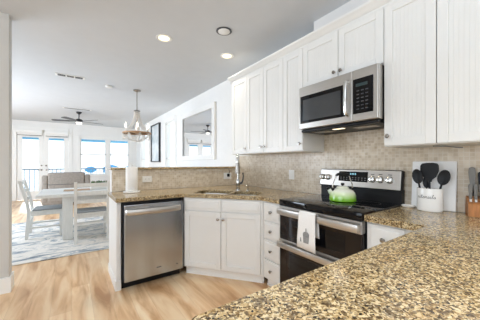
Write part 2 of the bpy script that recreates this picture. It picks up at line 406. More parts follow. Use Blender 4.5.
for x0, x1, hx in ((DX0+.022, (DX0+DX1)/2-.002, 1), ((DX0+DX1)/2+.002, DX1-.022, -1)):
    b = BM(); st = .135
    for p0, p1, q0, q1 in ((x0, x0+st, .01, DZ-.022), (x1-st, x1, .01, DZ-.022), (x0+st, x1-st, .01, .30), (x0+st, x1-st, 2.14, DZ-.022)):
        box(b, p0, p1, YF+.02, YF+.065, q0, q1, .003)
    leaf = struct('door_leaf', b, 'trim', r)
    b = BM(); box(b, x0+st-.01, x1-st+.01, YF+.04, YF+.046, .29, 2.15); struct('pane', b, 'glass', leaf)
    b = BM(); xx = x1-.06 if hx == 1 else x0+.06
    lathe(b, [(.025, 0), (.025, .008), (.01, .012), (.01, .04)], 12, '-Y', (xx, YF+.02, 1.02)); box(b, xx-(.11 if hx == 1 else -.0), xx+(.0 if hx == 1 else .11), YF-.03, YF-.018, 1.01, 1.03, .003)
    lathe(b, [(.025, 0), (.025, .012), (.0, .014)], 12, '-Y', (xx, YF+.02, 1.17)); struct('door_handle', b, 'nickel', leaf)
for k, (x0, x1) in enumerate(((DX0+.02, -.84), (-.77, DX1-.02))):
    t = thing('roller_shade', ['white roller shade rolled up above the left door leaf, next to the partition wall', 'white roller shade rolled up above the door leaf nearer the sofa'][k], 'blind', (0, YF, 2.27))
    b = BM(); box(b, x0, x1, -.085, -.022, .03, .125, .006); obj('cassette', b, 'trim', t)
    b = BM(); box(b, x0+.02, x1-.02, -.055, -.05, -.06, .03); obj('shade_cloth', b, 'cloth', t)
    b = BM(); box(b, x0+.02, x1-.02, -.062, -.043, -.078, -.06, .003); obj('hem_bar', b, 'dgrey', t)

# ------------------------------------------------------------------ cabinets
def door_bm(w, h, t=.02, fr=.055, bead=True, x0=0, z0=0):
    b = BM(); g = .0
    box(b, x0, x0+fr, -t, 0, z0, z0+h, .0025); box(b, x0+w-fr, x0+w, -t, 0, z0, z0+h, .0025)
    box(b, x0+fr, x0+w-fr, -t, 0, z0, z0+fr, .0025); box(b, x0+fr, x0+w-fr, -t, 0, z0+h-fr, z0+h, .0025)
    box(b, x0+fr-.002, x0+w-fr+.002, -t+.011, -.001, z0+fr-.002, z0+h-fr+.002)
    if bead:
        iw = w-2*fr; n = max(2, round(iw/.024)); s = iw/n
        for k in range(n): box(b, x0+fr+k*s+.0008, x0+fr+(k+1)*s-.0008, -t+.0092, -t+.012, z0+fr, z0+h-fr, .0008, 1)
    return b
def slab_bm(w, h, x0, z0, t=.02):
    b = BM(); box(b, x0, x0+w, -t+.006, 0, z0, z0+h, .002); box(b, x0+.022, x0+w-.022, -t, -t+.008, z0+.022, z0+h-.022, .004); return b
def knob(parent, x, z, y=-.02):
    b = BM(); lathe(b, [(.006, 0), (.005, .008), (.006, .013), (.014, .017), (.0155, .022), (.012, .027), (0, .029)], 14, '-Y', (x, y, z))
    return obj('knob', b, 'nickel', parent, True)
XU = 1.868                    # face of the upper doors
def upper(label, ya, yb, z0, z1, doors, group='upper cabinets along the range wall'):
    """ya: end further from the camera, yb: nearer; doors: list of (y start, y end, knob side)"""
    t = thing('upper_cabinet', label, 'cabinet', (XU+.02, ya, z0), -PI/2, group)
    w = ya-yb; h = z1-z0
    b = BM(); box(b, .001, w-.001, 0, XW-.009-XU-.02, 0, h, .001); obj('body', b, 'cab', t)
    for a, d, ks in doors:
        x0 = ya-a+.0022; x1 = ya-d-.0022
        o = obj('door', door_bm(x1-x0, h-.012, x0=x0, z0=.006), 'cab', t)
        knob(o, x1-.028 if ks > 0 else x0+.028, .075 if h > .7 else .055)
    return t
ZU0, ZU1 = 1.372, 2.394
upper('white single door upper cabinet furthest from the range, next to the dining mirror', 2.894, 2.532, ZU0, ZU1, [(2.894, 2.532, 1)])
upper('white double door upper cabinet left of the microwave, two knobs meeting in the middle', 2.532, 1.875, ZU0, ZU1, [(2.532, 2.201, 1), (2.201, 1.875, -1)])
upper('narrow white single door upper cabinet touching the microwave on its left', 1.875, 1.603, ZU0, ZU1, [(1.875, 1.603, 1)])
upper('short white double door upper cabinet mounted directly above the microwave', 1.602, .849, 1.980, ZU1, [(1.602, 1.219, 1), (1.217, .849, -1)])
upper('tall white upper cabinet touching the right side of the microwave, above the utensils', .848, .539, ZU0, ZU1, [(.848, .539, -1)])
upper('tall white upper cabinet at the right edge, above the knife block', .538, .02, ZU0, ZU1, [(.538, .02, 1)])
upper('white upper cabinet over the peninsula end, beyond the one above the knife block', .018, -.3, ZU0, ZU1, [(.018, -.3, 1)])
b = BM(); pr = [(0, 2.396), (0, 2.412), (-.012, 2.42), (-.03, 2.44), (-.048, 2.455), (-.052, 2.47), (.02, 2.47), (.02, 2.396)]
sweep(b, pr, ((XU+.012, -.3), (XU+.012, 2.945))); box(b, XU+.03, XW-.001, 2.897, 2.945, 2.396, 2.47)
struct('trim_4', b, 'cab', label='white crown molding along the top of the upper cabinets', cat='crown molding')

# base cabinets
def base_cab(label, ax, ay, rotz, w, depth, fronts, group='white base cabinets', clip=None):
    t = thing('base_cabinet', label, 'cabinet', (ax, ay, 0), rotz, group)
    b = BM()
    if clip: prism(b, [clip], .10, .69); box(b, .001, w-.001, 0, .02, .69, .872)
    else: box(b, .001, w-.001, 0, depth, .10, .872, .001)
    obj('body', b, 'cab', t)
    b = BM(); box(b, .001, w-.001, .062, .08, 0, .0995); box(b, .001, w-.001, .052, .062, 0, .018, .003); obj('toe_board', b, 'trim', t)
    for f in fronts:
        kind, x0, x1, z0, z1, kn = f
        bm = slab_bm(x1-x0, z1-z0, x0, z0) if kind == 'drawer' else door_bm(x1-x0, z1-z0, x0=x0, z0=z0, bead=False)
        o = obj(kind, bm, 'cab', t)
        if kn: knob(o, *kn)
    return t
A = Vector((1.03, 2.585)); Bp = Vector((1.60, 1.889)); dv = (Bp-A).normalized(); ang = math.atan2(dv.y, dv.x); L = (Bp-A).length
def toloc(x, y):
    d = Vector((x, y))-A; return (d.dot(dv), d.dot(Vector((-dv.y, dv.x))))
clip = [(.001, 0), (L-.001, 0), toloc(1.601, 1.893), toloc(XW-.004, 1.893), toloc(XW-.004, YH-.004), toloc(1.034, YH-.004), toloc(1.034, 2.587)]
clip = [clip[0], clip[1]]+clip[3:6]
hw = L/2
sinkcab = base_cab('white corner sink base cabinet set diagonally, two doors under two false fronts', A.x, A.y, ang, L, .5,
    [('false_front', .02, hw-.004, .745, .862, None)] and
    [('drawer', .025, hw-.003, .738, .862, None), ('drawer', hw+.003, L-.025, .738, .862, None),
     ('door', .025, hw-.003, .115, .727, (hw-.03, .655)), ('door', hw+.003, L-.025, .115, .727, (hw+.03, .655))], clip=clip)
for ch in sinkcab.children:
    if ch.name.startswith('drawer'): ch.name = 'false_front'
dz = [(.69, .862), (.503, .678), (.31, .491), (.115, .298)]
w = 1.885-1.600
base_cab('narrow white four drawer base cabinet left of the range', 1.60, 1.886, -PI/2, w, XW-.003-1.60, [('drawer', .02, w-.008, a, d, (w/2, (a+d)/2)) for a, d in dz])
w = .832-.475
base_cab('white base cabinet right of the range with one top drawer', 1.60, .832, -PI/2, w, XW-.003-1.60, [('drawer', .01, .225, .70, .862, (.115, .778)), ('door', .01, .225, .115, .688, (.04, .62))])
# dishwasher end panel
b = BM(); box(b, .356, .400, 2.635, YH-.012, 0.0, .872, .002); box(b, .36, .396, 2.629, 2.637, .105, .86, .002); box(b, .346, .4, 2.623, 2.635, 0, .10, .003); box(b, .346, .356, 2.627, YH-.03, 0, .1, .003)
tag(obj('end_panel', b, 'cab'), 'white end panel standing left of the dishwasher', 'cabinet panel')
# peninsula cabinets facing the sink
t = thing('peninsula_cabinet', 'white cabinet run carrying the speckled granite peninsula', 'cabinet', (1.596, .455, 0), PI)
b = BM(); box(b, .001, 1.31, .022, .60, .10, .872, .001); obj('body', b, 'cab', t)
b = BM(); box(b, .001, 1.31, .05, .07, 0, .0995); obj('toe_board', b, 'trim', t)
for k in range(3):
    o = obj('door', door_bm(.42, .745, x0=.02+k*.43, z0=.115), 'cab', t); o.location.y = .021; knob(o, .05+k*.43, .79)

# ------------------------------------------------------------------ granite tops
def top_obj(name, loops, label, z0=.874, z1=CT, cat='countertop'):
    b = BM(); prism(b, loops, z0, z1)
    o = tag(obj(name, b, 'granite'), label, cat)
    m = o.modifiers.new('bevel', 'BEVEL'); m.width = .006; m.segments = 3; m.limit_method = 'ANGLE'; m.angle_limit = R(50)
    return o
nv = Vector((-dv.y, dv.x))      # into the corner
def sinkp(x, y): p = A+dv*x+nv*y; return (p.x, p.y)
bowlL = [sinkp(*p) for p in rrect(.06, .475, .06, .42, .06)]
bowlR = [sinkp(*p) for p in rrect(.51, .83, .06, .38, .06)]
outer = [(.343, 2.559), (1.019, 2.559), (1.567, 1.890), (1.567, 1.6005), (XW-.010, 1.6005), (XW-.010, YH-.011), (.343, YH-.011)]
top_obj('countertop', [outer, bowlL, bowlR], 'brown speckled granite countertop holding the corner sink')
rc = [(.208+.02-.02*math.cos(R(a)), .496-.02+.02*math.sin(R(a))) for a in range(90, -1, -15)]
outer = [(1.567, .496), (1.567, .8325), (XW-.010, .8325), (XW-.010, -.36)]+[(.208, -.36)]+rc[::-1]
top_obj('countertop', [outer], 'large speckled granite peninsula countertop in the foreground')
b = BM(); box(b, .368, XW-.003, YH-.03, YH+.28, 1.172, 1.20, .006)
tag(obj('bar_ledge', b, 'granite'), 'narrow granite ledge capping the half wall', 'countertop')

# ------------------------------------------------------------------ sink and faucet
t = thing('sink', 'stainless double bowl sink set into the corner countertop', 'sink', (A.x, A.y, 0), ang)
def bowl(x0, x1, y0, y1, name):
    b = BM(); prev = None
    rings = []
    for ins, z in ((-.012, .872), (0.0, .872), (.004, .85), (.012, .72), (.04, .70), (.06, .70)):
        lp = rrect(x0+ins, x1-ins, y0+ins, y1-ins, max(.02, .06-max(ins, 0)*.3)); rings.append([b.verts.new((x, y, z)) for x, y in lp])
    for p, q in zip(rings, rings[1:]):
        for k in range(len(p)): b.faces.new((p[k], p[(k+1) % len(p)], q[(k+1) % len(p)], q[k]))
    b.faces.new(rings[-1])
    o = obj(name, b, 'steel', t, True)
    m = o.modifiers.new('thick', 'SOLIDIFY'); m.thickness = .0015; m.offset = 1
    b = BM(); lathe(b, [(.001, .7005), (.042, .7005), (.042, .703), (.03, .704), (.02, .7015), (0, .7015)], 18, 'Z', ((x0+x1)/2, (y0+y1)/2, 0)); obj('drain', b, 'chrome', o, True)
bowl(.06, .475, .06, .42, 'bowl'); bowl(.51, .83, .06, .38, 'bowl')
fx, fy = sinkp(.493, .48)
t = thing('faucet', 'tall chrome gooseneck kitchen faucet behind the sink', 'faucet', (fx, fy, CT), ang+R(15))
b = BM(); lathe(b, [(.033, 0), (.033, .006), (.026, .012), (.024, .05), (.027, .055), (.027, .12), (.022, .13), (.017, .14)], 20); obj('base', b, 'chrome', t, True)
b = BM(); pts = [(0, 0, .13), (0, 0, .34)]+[(0, -.085+.085*math.cos(R(a)), .34+.10*math.sin(R(a))) for a in range(15, 181, 15)]+[(0, -.17, .32)]
tube(b, pts, .019, 14); obj('neck', b, 'chrome', t, True)
b = BM(); lathe(b, [(.021, .345), (.024, .33), (.025, .27), (.030, .235), (.030, .215), (0, .213)], 18, 'Z', (0, -.17, 0)); obj('spray_head', b, 'nickel', t, True)
b = BM(); tube(b, [(.02, 0, .085), (.045, 0, .09), (.06, .0, .12), (.068, .005, .18), (.06, .01, .22)], [.013, .012, .009, .008, .010], 10); obj('lever', b, 'dgrey', t, True)
sx_, sy_ = sinkp(.62, .47)
t = thing('soap_dispenser', 'small chrome soap pump beside the faucet', 'soap dispenser', (sx_, sy_, CT), ang)
b = BM(); lathe(b, [(.024, 0), (.024, .006), (.012, .012), (.011, .045), (.014, .05), (.014, .062), (0, .064)], 16); obj('base', b, 'chrome', t, True)
b = BM(); tube(b, [(0, 0, .06), (0, -.02, .075), (0, -.055, .072), (0, -.062, .062)], .0065, 10); obj('spout', b, 'chrome', t, True)

# ------------------------------------------------------------------ dishwasher
t = thing('dishwasher', 'stainless steel dishwasher with a curved bar handle', 'dishwasher', (.403, 2.57, 0))
dw = 1.012-.403
b = BM(); box(b, 0, dw, .025, .60, .10, .866); obj('body', b, 'black', t)
b = BM(); box(b, .012, dw-.006, -.025, .02, .095, .842, .006); door = obj('door', b, 'steelv', t)
b = BM(); pts = [(.03, -.027, .765), (.035, -.055, .765)]+[(.065+(dw-.14)*k/10, -.06-.018*math.sin(PI*k/10), .765) for k in range(11)]+[(dw-.05, -.055, .765), (dw-.045, -.027, .765)]
vs = tube(b, pts, .013, 14)
for v in vs: v.co.z = .775+(v.co.z-.765)*2.2
obj('handle', b, 'steel', door, True)
b = BM(); box(b, dw*.52, dw*.52+.048, -.0258, -.0245, .17, .178); obj('badge', b, 'dgrey', door)
b = BM(); lathe(b, [(.006, 0), (.006, .002), (0, .0025)], 12, '-Y', (dw-.075, -.0245, .165)); obj('indicator', b, 'black', door)
b = BM(); box(b, 0.004, dw-.004, .085, .11, .0, .0995); box(b, .0, dw, .0255, .085, .0925, .0995); obj('toe_kick', b, 'black', t)

# ------------------------------------------------------------------ range
RY0, RY1 = .836, 1.597; RW = RY1-RY0; RX = 1.548
t = thing('range', 'stainless and black double oven electric range', 'range', (RX, RY1, 0), -PI/2)
dep = XW-.012-RX
b = BM(); box(b, 0.003, RW-.003, .045, dep-.01, .03, .895); 
for x in (.05, RW-.05):
    for y in (.09, dep-.06): box(b, x-.02, x+.02, y-.02, y+.02, 0, .03)
obj('body', b, 'black', t)
b = BM(); box(b, 0, RW, -.004, dep-.05, .872, .928, .005); obj('cooktop', b, 'blackglass', t, True)
for cx, cy, r_ in ((.19, .17, .10), (.57, .17, .085), (.19, .43, .075), (.57, .43, .10)):
    b = BM()
    for k in range(36):
        a0, a1 = 2*PI*k/36, 2*PI*(k+1)/36
        q = [b.verts.new((cx+rr*math.cos(a), cy+rr*math.sin(a), .9285)) for rr, a in ((r_, a0), (r_, a1), (r_-.003, a1), (r_-.003, a0))]; b.faces.new(q)
    bmesh.ops.remove_doubles(b, verts=b.verts, dist=1e-5)
    obj('burner_ring', b, 'dgrey', t)
def oven_door(z0, z1, hz, win):
    b = BM(); box(b, .004, RW-.004, .0, .044, z0, z1, .004); d = obj('oven_door', b, 'ovenglass', t)
    b = BM(); box(b, .002, RW-.002, -.006, .045, hz-.042, hz+.042, .004); obj('trim_band', b, 'steel', d)
    b = BM(); 
    box(b, .006, RW-.006, -.046, -.026, hz-.026, hz+.026, .008)
    box(b, .008, .04, -.03, -.005, hz-.018, hz+.018, .004); box(b, RW-.04, RW-.008, -.03, -.005, hz-.018, hz+.018, .004)
    obj('handle', b, 'steel', d, True)
    if win:
        b = BM(); box(b, .12, RW-.12, -.0022, .002, z0+.05, hz-.07, .001); obj('window', b, 'blackglass', d)
    return d
oven_door(.572, .868, .828, True); oven_door(.13, .566, .535, True)
b = BM(); box(b, .006, RW-.006, .01, .05, .035, .125, .004); obj('kick_panel', b, 'black', t)
# backguard, leaning back a little
tilt = Matrix.Translation((0, dep-.078, 1.035)) @ Matrix.Rotation(-R(8), 4, 'X')
b = BM(); box(b, .004, RW-.004, dep-.06, dep-.002, .90, 1.035, .003)
box(b, 0.0, RW, .0, .05, -.005, .162, .006, mtx=tilt)
obj('backguard', b, 'black', t)
b = BM(); box(b, .006, RW-.006, -.004, .004, 0, .157, .003, mtx=tilt); panel = obj('control_panel', b, 'steel', t)
b = BM(); box(b, .215, .495, -.0065, -.003, .048, .14, .002, mtx=tilt); obj('display', b, 'blackglass', panel)
b = BM()
for k in range(4): box(b, .33+k*.016, .338+k*.016, -.0072, -.0062, .11, .126, mtx=tilt)
obj('clock_digits', b, 'lcd', panel)
b = BM()
for k in range(9):
    for j in range(2): box(b, .235+k*.029, .247+k*.029, -.0072, -.0062, .062+j*.018, .069+j*.018, mtx=tilt)
obj('touch_keys', b, 'rubber', panel)
for kx in (.535, .60, .675):
    b = BM(); box(b, kx-.015, kx+.015, -.0046, -.0036, .118, .124, mtx=tilt); obj('knob_legend', b, 'ink', panel)
for kx in (.032, .095, .535, .60, .675):
    b = BM(); v = lathe(b, [(.03, .003), (.03, .008), (.026, .012), (.024, .032), (.016, .036), (0, .036)], 20, '-Y', (kx, 0, .078))
    v += box(b, kx-.005, kx+.005, -.044, -.034, .06, .096, .002)
    bmesh.ops.transform(b, matrix=tilt, verts=b.verts); obj('knob', b, 'chrome', panel, True)

# towel hanging from the upper handle
b = BM(); ty0, ty1 = 1.322, 1.162; hx = RX-.036; prof = []
for k in range(9): a = PI*k/8; prof.append((hx+.0175*math.cos(a)+0, .857+.014*math.sin(a)))
path = [(RX-.0125, .68), (RX-.014, .72), (RX-.0165, .80)]+prof+[(hx-.021, .80), (hx-.022, .74), (hx-.026, .66), (hx-.024, .585)]
nx = 14; rows = []
for x, z in path:
    row = []
    for k in range(nx+1):
        u = k/nx; fl = max(0, (.84-z))/.25; y = ty0+(ty1-ty0)*u
        y = (ty0+ty1)/2+(y-(ty0+ty1)/2)*(1+.12*fl)
        wob = (-abs(.004*math.sin(u*7+1)*fl)) if x < hx else 0
        row.append(b.verts.new((x+wob, y, z+(.012*u*fl if x < hx else 0)*-.6)))
    rows.append(row)
for p, q in zip(rows, rows[1:]):
    for k in range(nx): b.faces.new((p[k], p[k+1], q[k+1], q[k]))
towel = tag(obj('dish_towel', b, 'cloth', None, True), 'white dish towel with a grey print hanging on the upper oven handle', 'towel')
m = towel.modifiers.new('thick', 'SOLIDIFY'); m.thickness = .0025; m.offset = 0
b = BM(); xx = hx-.031
def disc(cy, cz, ry, rz, n=20, x=xx):
    b.faces.new([b.verts.new((x, cy+ry*math.cos(2*PI*k/n), cz+rz*math.sin(2*PI*k/n))) for k in range(n)])
cy_ = 1.240
disc(cy_, .700, .030, .022)
for k in range(5):
    y0_ = cy_+.030-.0125*k; b.faces.new([b.verts.new((xx-.0002, y, z)) for y, z in ((y0_, .698), (y0_-.0095, .698), (cy_+(y0_-.0095-cy_)*.78, .634), (cy_+(y0_-cy_)*.78, .634))])
b.faces.new([b.verts.new((xx-.0002, y, z)) for y, z in ((cy_+.004, .72), (cy_-.004, .72), (cy_-.003, .748), (cy_+.003, .748))])
b.faces.new([b.verts.new((xx-.0002, y, z)) for y, z in ((cy_+.058, .636), (cy_+.046, .636), (cy_+.050, .668), (cy_+.055, .668))])
r_ = bmesh.ops.extrude_face_region(b, geom=b.faces[:]); bmesh.ops.translate(b, vec=(.002, 0, 0), verts=[g for g in r_['geom'] if isinstance(g, bmesh.types.BMVert)])
obj('print', b, 'greyink', towel)

# ------------------------------------------------------------------ microwave
MX, MY0, MY1, MZ0, MZ1 = 1.812, .854, 1.586, 1.576, 1.972
t = thing('microwave', 'stainless over-the-range microwave with a black window', 'microwave', (MX, MY1, MZ0), -PI/2)
mw, mh, md = MY1-MY0, MZ1-MZ0, XW-.010-MX
b = BM(); box(b, .004, mw-.004, .032, md, -.006, mh-.002, .002); obj('body', b, 'black', t)
b = BM(); box(b, 0, mw, .004, .06, 0, mh, .004); obj('side_trim', b, 'steel', t)
b = BM(); box(b, .001, mw*.735, -.016, .004, .001, mh-.001, .005); d = obj('door', b, 'steel', t)
b = BM(); box(b, .016, mw*.655, -.0185, -.012, .05, mh-.088, .004); wn_ = obj('window', b, 'blackglass', d)
b = BM(); box(b, .05, mw*.60, -.0192, -.0182, .075, mh-.125, .001); obj('window_mesh', b, plain('grey door screen', srgb(66, 68, 70), .12, var=.05), wn_)
b = BM(); hx_ = mw*.685; pts = [(hx_, -.014, .055), (hx_, -.048, .065), (hx_, -.054, .10), (hx_, -.056, mh/2), (hx_, -.054, mh-.12), (hx_, -.048, mh-.085), (hx_, -.014, mh-.075)]
tube(b, pts, .0155, 12); obj('handle', b, 'chrome', d, True)
b = BM(); box(b, mw*.737, mw-.001, -.016, .004, .001, mh-.001, .005); cp = obj('control_surround', b, 'steel', t)
b = BM(); box(b, mw*.742, mw-.032, -.0185, -.012, .055, mh-.072, .004); kp = obj('keypad', b, 'blackglass', cp)
for i in range(3):
    for j in range(6):
        b = BM(); box(b, mw*.785+i*.034, mw*.785+i*.034+.02, -.0192, -.0183, .085+j*.028, .093+j*.028); obj('key', b, 'dgrey', kp)
b = BM(); box(b, mw*.775, mw*.775+.09, -.0192, -.0183, .262, .285); obj('clock_window', b, plain('dim display', srgb(40, 60, 62), .3), kp)
b = BM(); box(b, .006, mw-.006, .01, md-.01, -.028, -.0065, .004); obj('vent_base', b, 'black', t)
for q in (.08, mw-.26):
    b = BM(); box(b, q, q+.18, .09, .2, -.031, -.0285, .001); obj('grease_filter', b, 'nickel', t)
b = BM(); box(b, mw/2-.05, mw/2+.05, .05, .09, -.031, -.0285, .001); obj('cooktop_lamp', b, glow('cooktop lamp', (1, .85, .6, 1), 1.5), t)
lg = bpy.data.lights.new('cooktop_light', 'AREA'); lg.size = .12; lg.energy = .25; lg.color = (1, .86, .66)
lo = bpy.data.objects.new('cooktop_light', lg); C.objects.link(lo); lo.parent = t; lo.location = (mw/2, .07, -.035)

# ------------------------------------------------------------------ kettle
t = thing('kettle', 'green and white ombre enamel kettle on the cooktop', 'kettle', (1.915, 1.205, .9292), -R(34.8))
b = BM(); lathe(b, [(.098, 0), (.108, .004), (.110, .014), (.108, .03), (.106, .05), (.099, .072), (.084, .09), (.064, .102), (.05, .108), (.044, .11), (0, .11)], 36); obj('body', b, 'enamel', t, True)
b = BM(); lathe(b, [(.05, .1105), (.051, .114), (.044, .121), (.025, .127), (0, .129)], 28); lid = obj('lid', b, 'enamel', t, True)
b = BM(); lathe(b, [(.007, .128), (.007, .133), (.014, .138), (.016, .146), (.012, .153), (0, .155)], 16); obj('knob', b, 'black', lid, True)
b = BM(); tube(b, [(-.088, 0, .06), (-.108, 0, .082), (-.122, 0, .105)], [.024, .018, .014], 14); obj('spout', b, 'enamel', t, True)
b = BM(); tube(b, [(-.119, 0, .101), (-.128, 0, .116)], [.017, .016], 14); obj('spout_cap', b, 'black', t, True)
for s in (-1, 1):
    b = BM(); tube(b, [(s*.082, 0, .085), (s*.088, 0, .11), (s*.084, 0, .14), (s*.066, 0, .185), (s*.056, 0, .212), (s*.048, 0, .226)], .0055, 8); obj('handle_arm', b, 'chrome', t, True)
    b = BM(); box(b, s*.084-.011, s*.084+.011, -.012, .012, .078, .112, .004); obj('bracket', b, 'black', t)
b = BM(); tube(b, [(-.056, 0, .216), (-.045, 0, .227), (0, 0, .232), (.045, 0, .227), (.056, 0, .216)], [.009, .0115, .0125, .0115, .009], 12); obj('handle_grip', b, 'black', t, True)

# ------------------------------------------------------------------ utensil crock and utensils
CX, CY = 2.085, .640
t = thing('utensil_crock', 'oval white ceramic utensil crock with script lettering', 'crock', (CX, CY, CT+.001), -PI/2)
ea, eb = .076, .054
b = BM(); lathe(b, [(.0, 0), (.93, 0), (.97, .004), (1.0, .012), (1.0, .155), (.985, .16), (.955, .16), (.94, .155), (.93, .015), (0, .012)], 44, 'Z', (0, 0, 0), ea, eb); obj('pot', b, 'white', t, True)
G = {'u': ([[(0, 1), (.05, .25), (.25, 0), (.5, .2), (.6, 1), (.6, .2), (.75, 0), (.9, .2)]], .9),
     't': ([[(0, .2), (.3, 1.9), (.25, .3), (.4, 0), (.6, .15)], [(-.02, 1.25), (.6, 1.3)]], .6),
     'e': ([[(0, .2), (.35, .55), (.5, .85), (.3, 1), (.08, .6), (.15, .1), (.4, 0), (.65, .2)]], .65),
     'n': ([[(0, .2), (.12, 1), (.12, 0), (.3, .8), (.5, 1), (.6, .7), (.6, .1), (.8, .1)]], .8),
     's': ([[(0, .1), (.35, 1), (.5, .5), (.45, .1), (.2, 0), (.08, .15)], [(.45, .1), (.65, .2)]], .65),
     'i': ([[(0, .2), (.2, 1), (.2, .2), (.3, 0), (.45, .2)], [(.22, 1.35), (.25, 1.45)]], .45),
     'l': ([[(0, .2), (.3, 1.4), (.35, 1.9), (.22, 1.8), (.18, .3), (.3, 0), (.5, .2)]], .5)}
b = BM(); ex = -.056; sc = .0185
for chh in 'utensils':
    strokes, adv = G[chh]
    for st in strokes:
        pts = []
        for (p, q) in st:
            x = ex+p*sc+q*.003; pts.append((x, -eb*math.sqrt(max(0, 1-(x/ea)**2))-.0006, .092+q*.014))
        tube(b, pts, .0012, 6)
    ex += (adv+.06)*sc
obj('lettering', b, 'ink', t, True)
def utensil(name, label, x, y, lean_x, lean_y, kind):
    t = thing(name, label, 'utensil', (CX+y, CY-x, CT+.02), -PI/2, 'black kitchen utensils in the white crock')
    m = Matrix.Rotation(lean_x, 4, 'Y') @ Matrix.Rotation(lean_y, 4, 'X')
    def fin(nm, b): bmesh.ops.transform(b, matrix=m, verts=b.verts); obj(nm, b, 'black', t, True)
    b = BM(); tube(b, [(0, 0, 0), (0, 0, .10), (0, 0, .19)], [.007, .0075, .006], 10); fin('handle', b)
    b = BM()
    if kind == 'turner':
        lp = [(-.012, .185), (.012, .185), (.016, .20), (.04, .222), (.056, .262), (.055, .302), (.046, .316), (.02, .322), (-.02, .322), (-.046, .316), (-.055, .302), (-.056, .262), (-.04, .222), (-.016, .20)]
        f = [b.verts.new((x_, -.002, z_)) for x_, z_ in lp]; g = [b.verts.new((x_*.98, .003, z_)) for x_, z_ in lp]
        b.faces.new(f); b.faces.new(g[::-1])
        for k in range(len(lp)): b.faces.new((f[k], f[(k+1) % len(lp)], g[(k+1) % len(lp)], g[k]))
        fin('blade', b)
    else:
        wv, hv = (.034, .054) if kind == 'spoon' else (.036, .054)
        bmesh.ops.create_uvsphere(b, u_segments=18, v_segments=12, radius=1)
        for v in b.verts:
            x_, y_, z_ = v.co; dish = .010*(1-x_*x_-z_*z_) if y_ < 0 else .010*(1-x_*x_-z_*z_)
            v.co = (x_*wv, y_*.003+dish*1.2, .226+z_*hv)
        fin('bowl', b)
utensil('turner', 'wide black slotted turner standing tallest in the white crock', -.004, .012, R(-1), R(-3), 'turner')
utensil('serving_spoon', 'black serving spoon leaning left in the white crock', -.030, -.01, R(-11), R(-2), 'spoon')
utensil('ladle', 'black ladle leaning toward the knife block in the white crock', .028, -.008, R(13), R(-3), 'ladle')
utensil('pasta_spoon', 'short black spoon half hidden behind the leaning serving spoon', -.02, .028, R(-3), R(-1), 'spoon')
bpy.data.objects['pasta_spoon'].scale = (.7, .7, .8)
# board
t = thing('cutting_board', 'white square board leaning on the backsplash behind the crock', 'board', (XW-.045, .785, CT+.001), -PI/2)
b = BM(); tl = Matrix.Rotation(-R(4), 4, 'X')
box(b, 0, .268, 0, .012, 0, .352, .004, mtx=tl); obj('panel', b, 'board', t)
b = BM(); lathe(b, [(.05, 0), (.058, .008), (.06, .014), (.055, .014), (.045, .006), (0, .005)], 26, 'Z', (2.13, .79, CT+.001), .8, .75)
tag(obj('spoon_rest', b, 'white', None, True), 'small white dish between the range and the crock', 'dish')

# ------------------------------------------------------------------ knife block
t = thing('knife_block', 'stepped honey wood knife block at the right edge', 'knife block', (2.06, .43, CT+.001), -R(72))
b = BM()
f0 = [(-.0, 0), (.0, .078), (.02, .088), (.05, .088), (.05, .108), (.08, .12), (.13, .12), (.15, 0)]
va = [b.verts.new((0, y, z)) for y, z in f0]; vb = [b.verts.new((.135, y, z)) for y, z in f0]
b.faces.new(va); b.faces.new(vb[::-1])
for k in range(len(f0)): b.faces.new((va[k], va[(k+1) % len(f0)], vb[(k+1) % len(f0)], vb[k]))
bl = obj('block', b, 'wood', t)
bpy.context.view_layer.update()
KM = Matrix.Translation((2.06, .43, CT+.001)) @ Matrix.Rotation(-R(72), 4, 'Z')
def knife(label, x, y, z, ln, wd, mat, bolster=True):
    p = KM @ Vector((x, y, z)); t = thing('knife', label, 'knife', p, -R(72), 'knives in the wooden block'); t.rotation_euler.x = R(-6)
    b = BM(); box(b, -wd*.32, wd*.32, -.0035, .0035, .0005, ln*.16, .001); obj('bolster', b, 'chrome', t)
    b = BM(); lp = [(0, ln*.16), (wd*.42, ln*.18), (wd*.36, ln*.45), (wd*.5, ln*.8), (wd*.45, ln*.95), (0, ln), (-wd*.45, ln*.95), (-wd*.5, ln*.8), (-wd*.36, ln*.45), (-wd*.42, ln*.18)]
    f = [b.verts.new((q[0], -.008, q[1])) for q in lp]; g = [b.verts.new((q[0], .008, q[1])) for q in lp]
    b.faces.new(f); b.faces.new(g[::-1])
    for k in range(len(lp)): b.faces.new((f[k], f[(k+1) % len(lp)], g[(k+1) % len(lp)], g[k]))
    bmesh.ops.bevel(b, geom=b.edges[:], offset=.002, segments=2, affect='EDGES'); obj('handle', b, mat, t, True)
nm = ['first', 'second', 'third', 'fourth', 'fifth']
for k in range(5):
    knife('steel handled steak knife, %s from the crock in the front row of the block' % nm[k], .014+k*.0245, .034, .0885, .118, .0185, 'ksteel')
knife('broad steel handled chef knife, tallest in the knife block, nearest the crock', .030, .098, .1205, .195, .034, 'ksteel')
knife('black handled knife beside the chef knife in the block', .072, .098, .1205, .165, .03, 'black')
knife('steel handled carving knife at the far end of the back row of the block', .110, .098, .1205, .17, .028, 'ksteel')
# under cabinet cord
b = BM(); tube(b, [(2.02, .60, 1.3685), (2.0, .56, 1.366), (1.98, .52, 1.362), (1.985, .47, 1.352), (1.99, .44, 1.350)], .0035, 8)
tag(obj('cord', b, 'rubber', None, True), 'thin dark cord sagging under the upper cabinets above the board', 'cord')

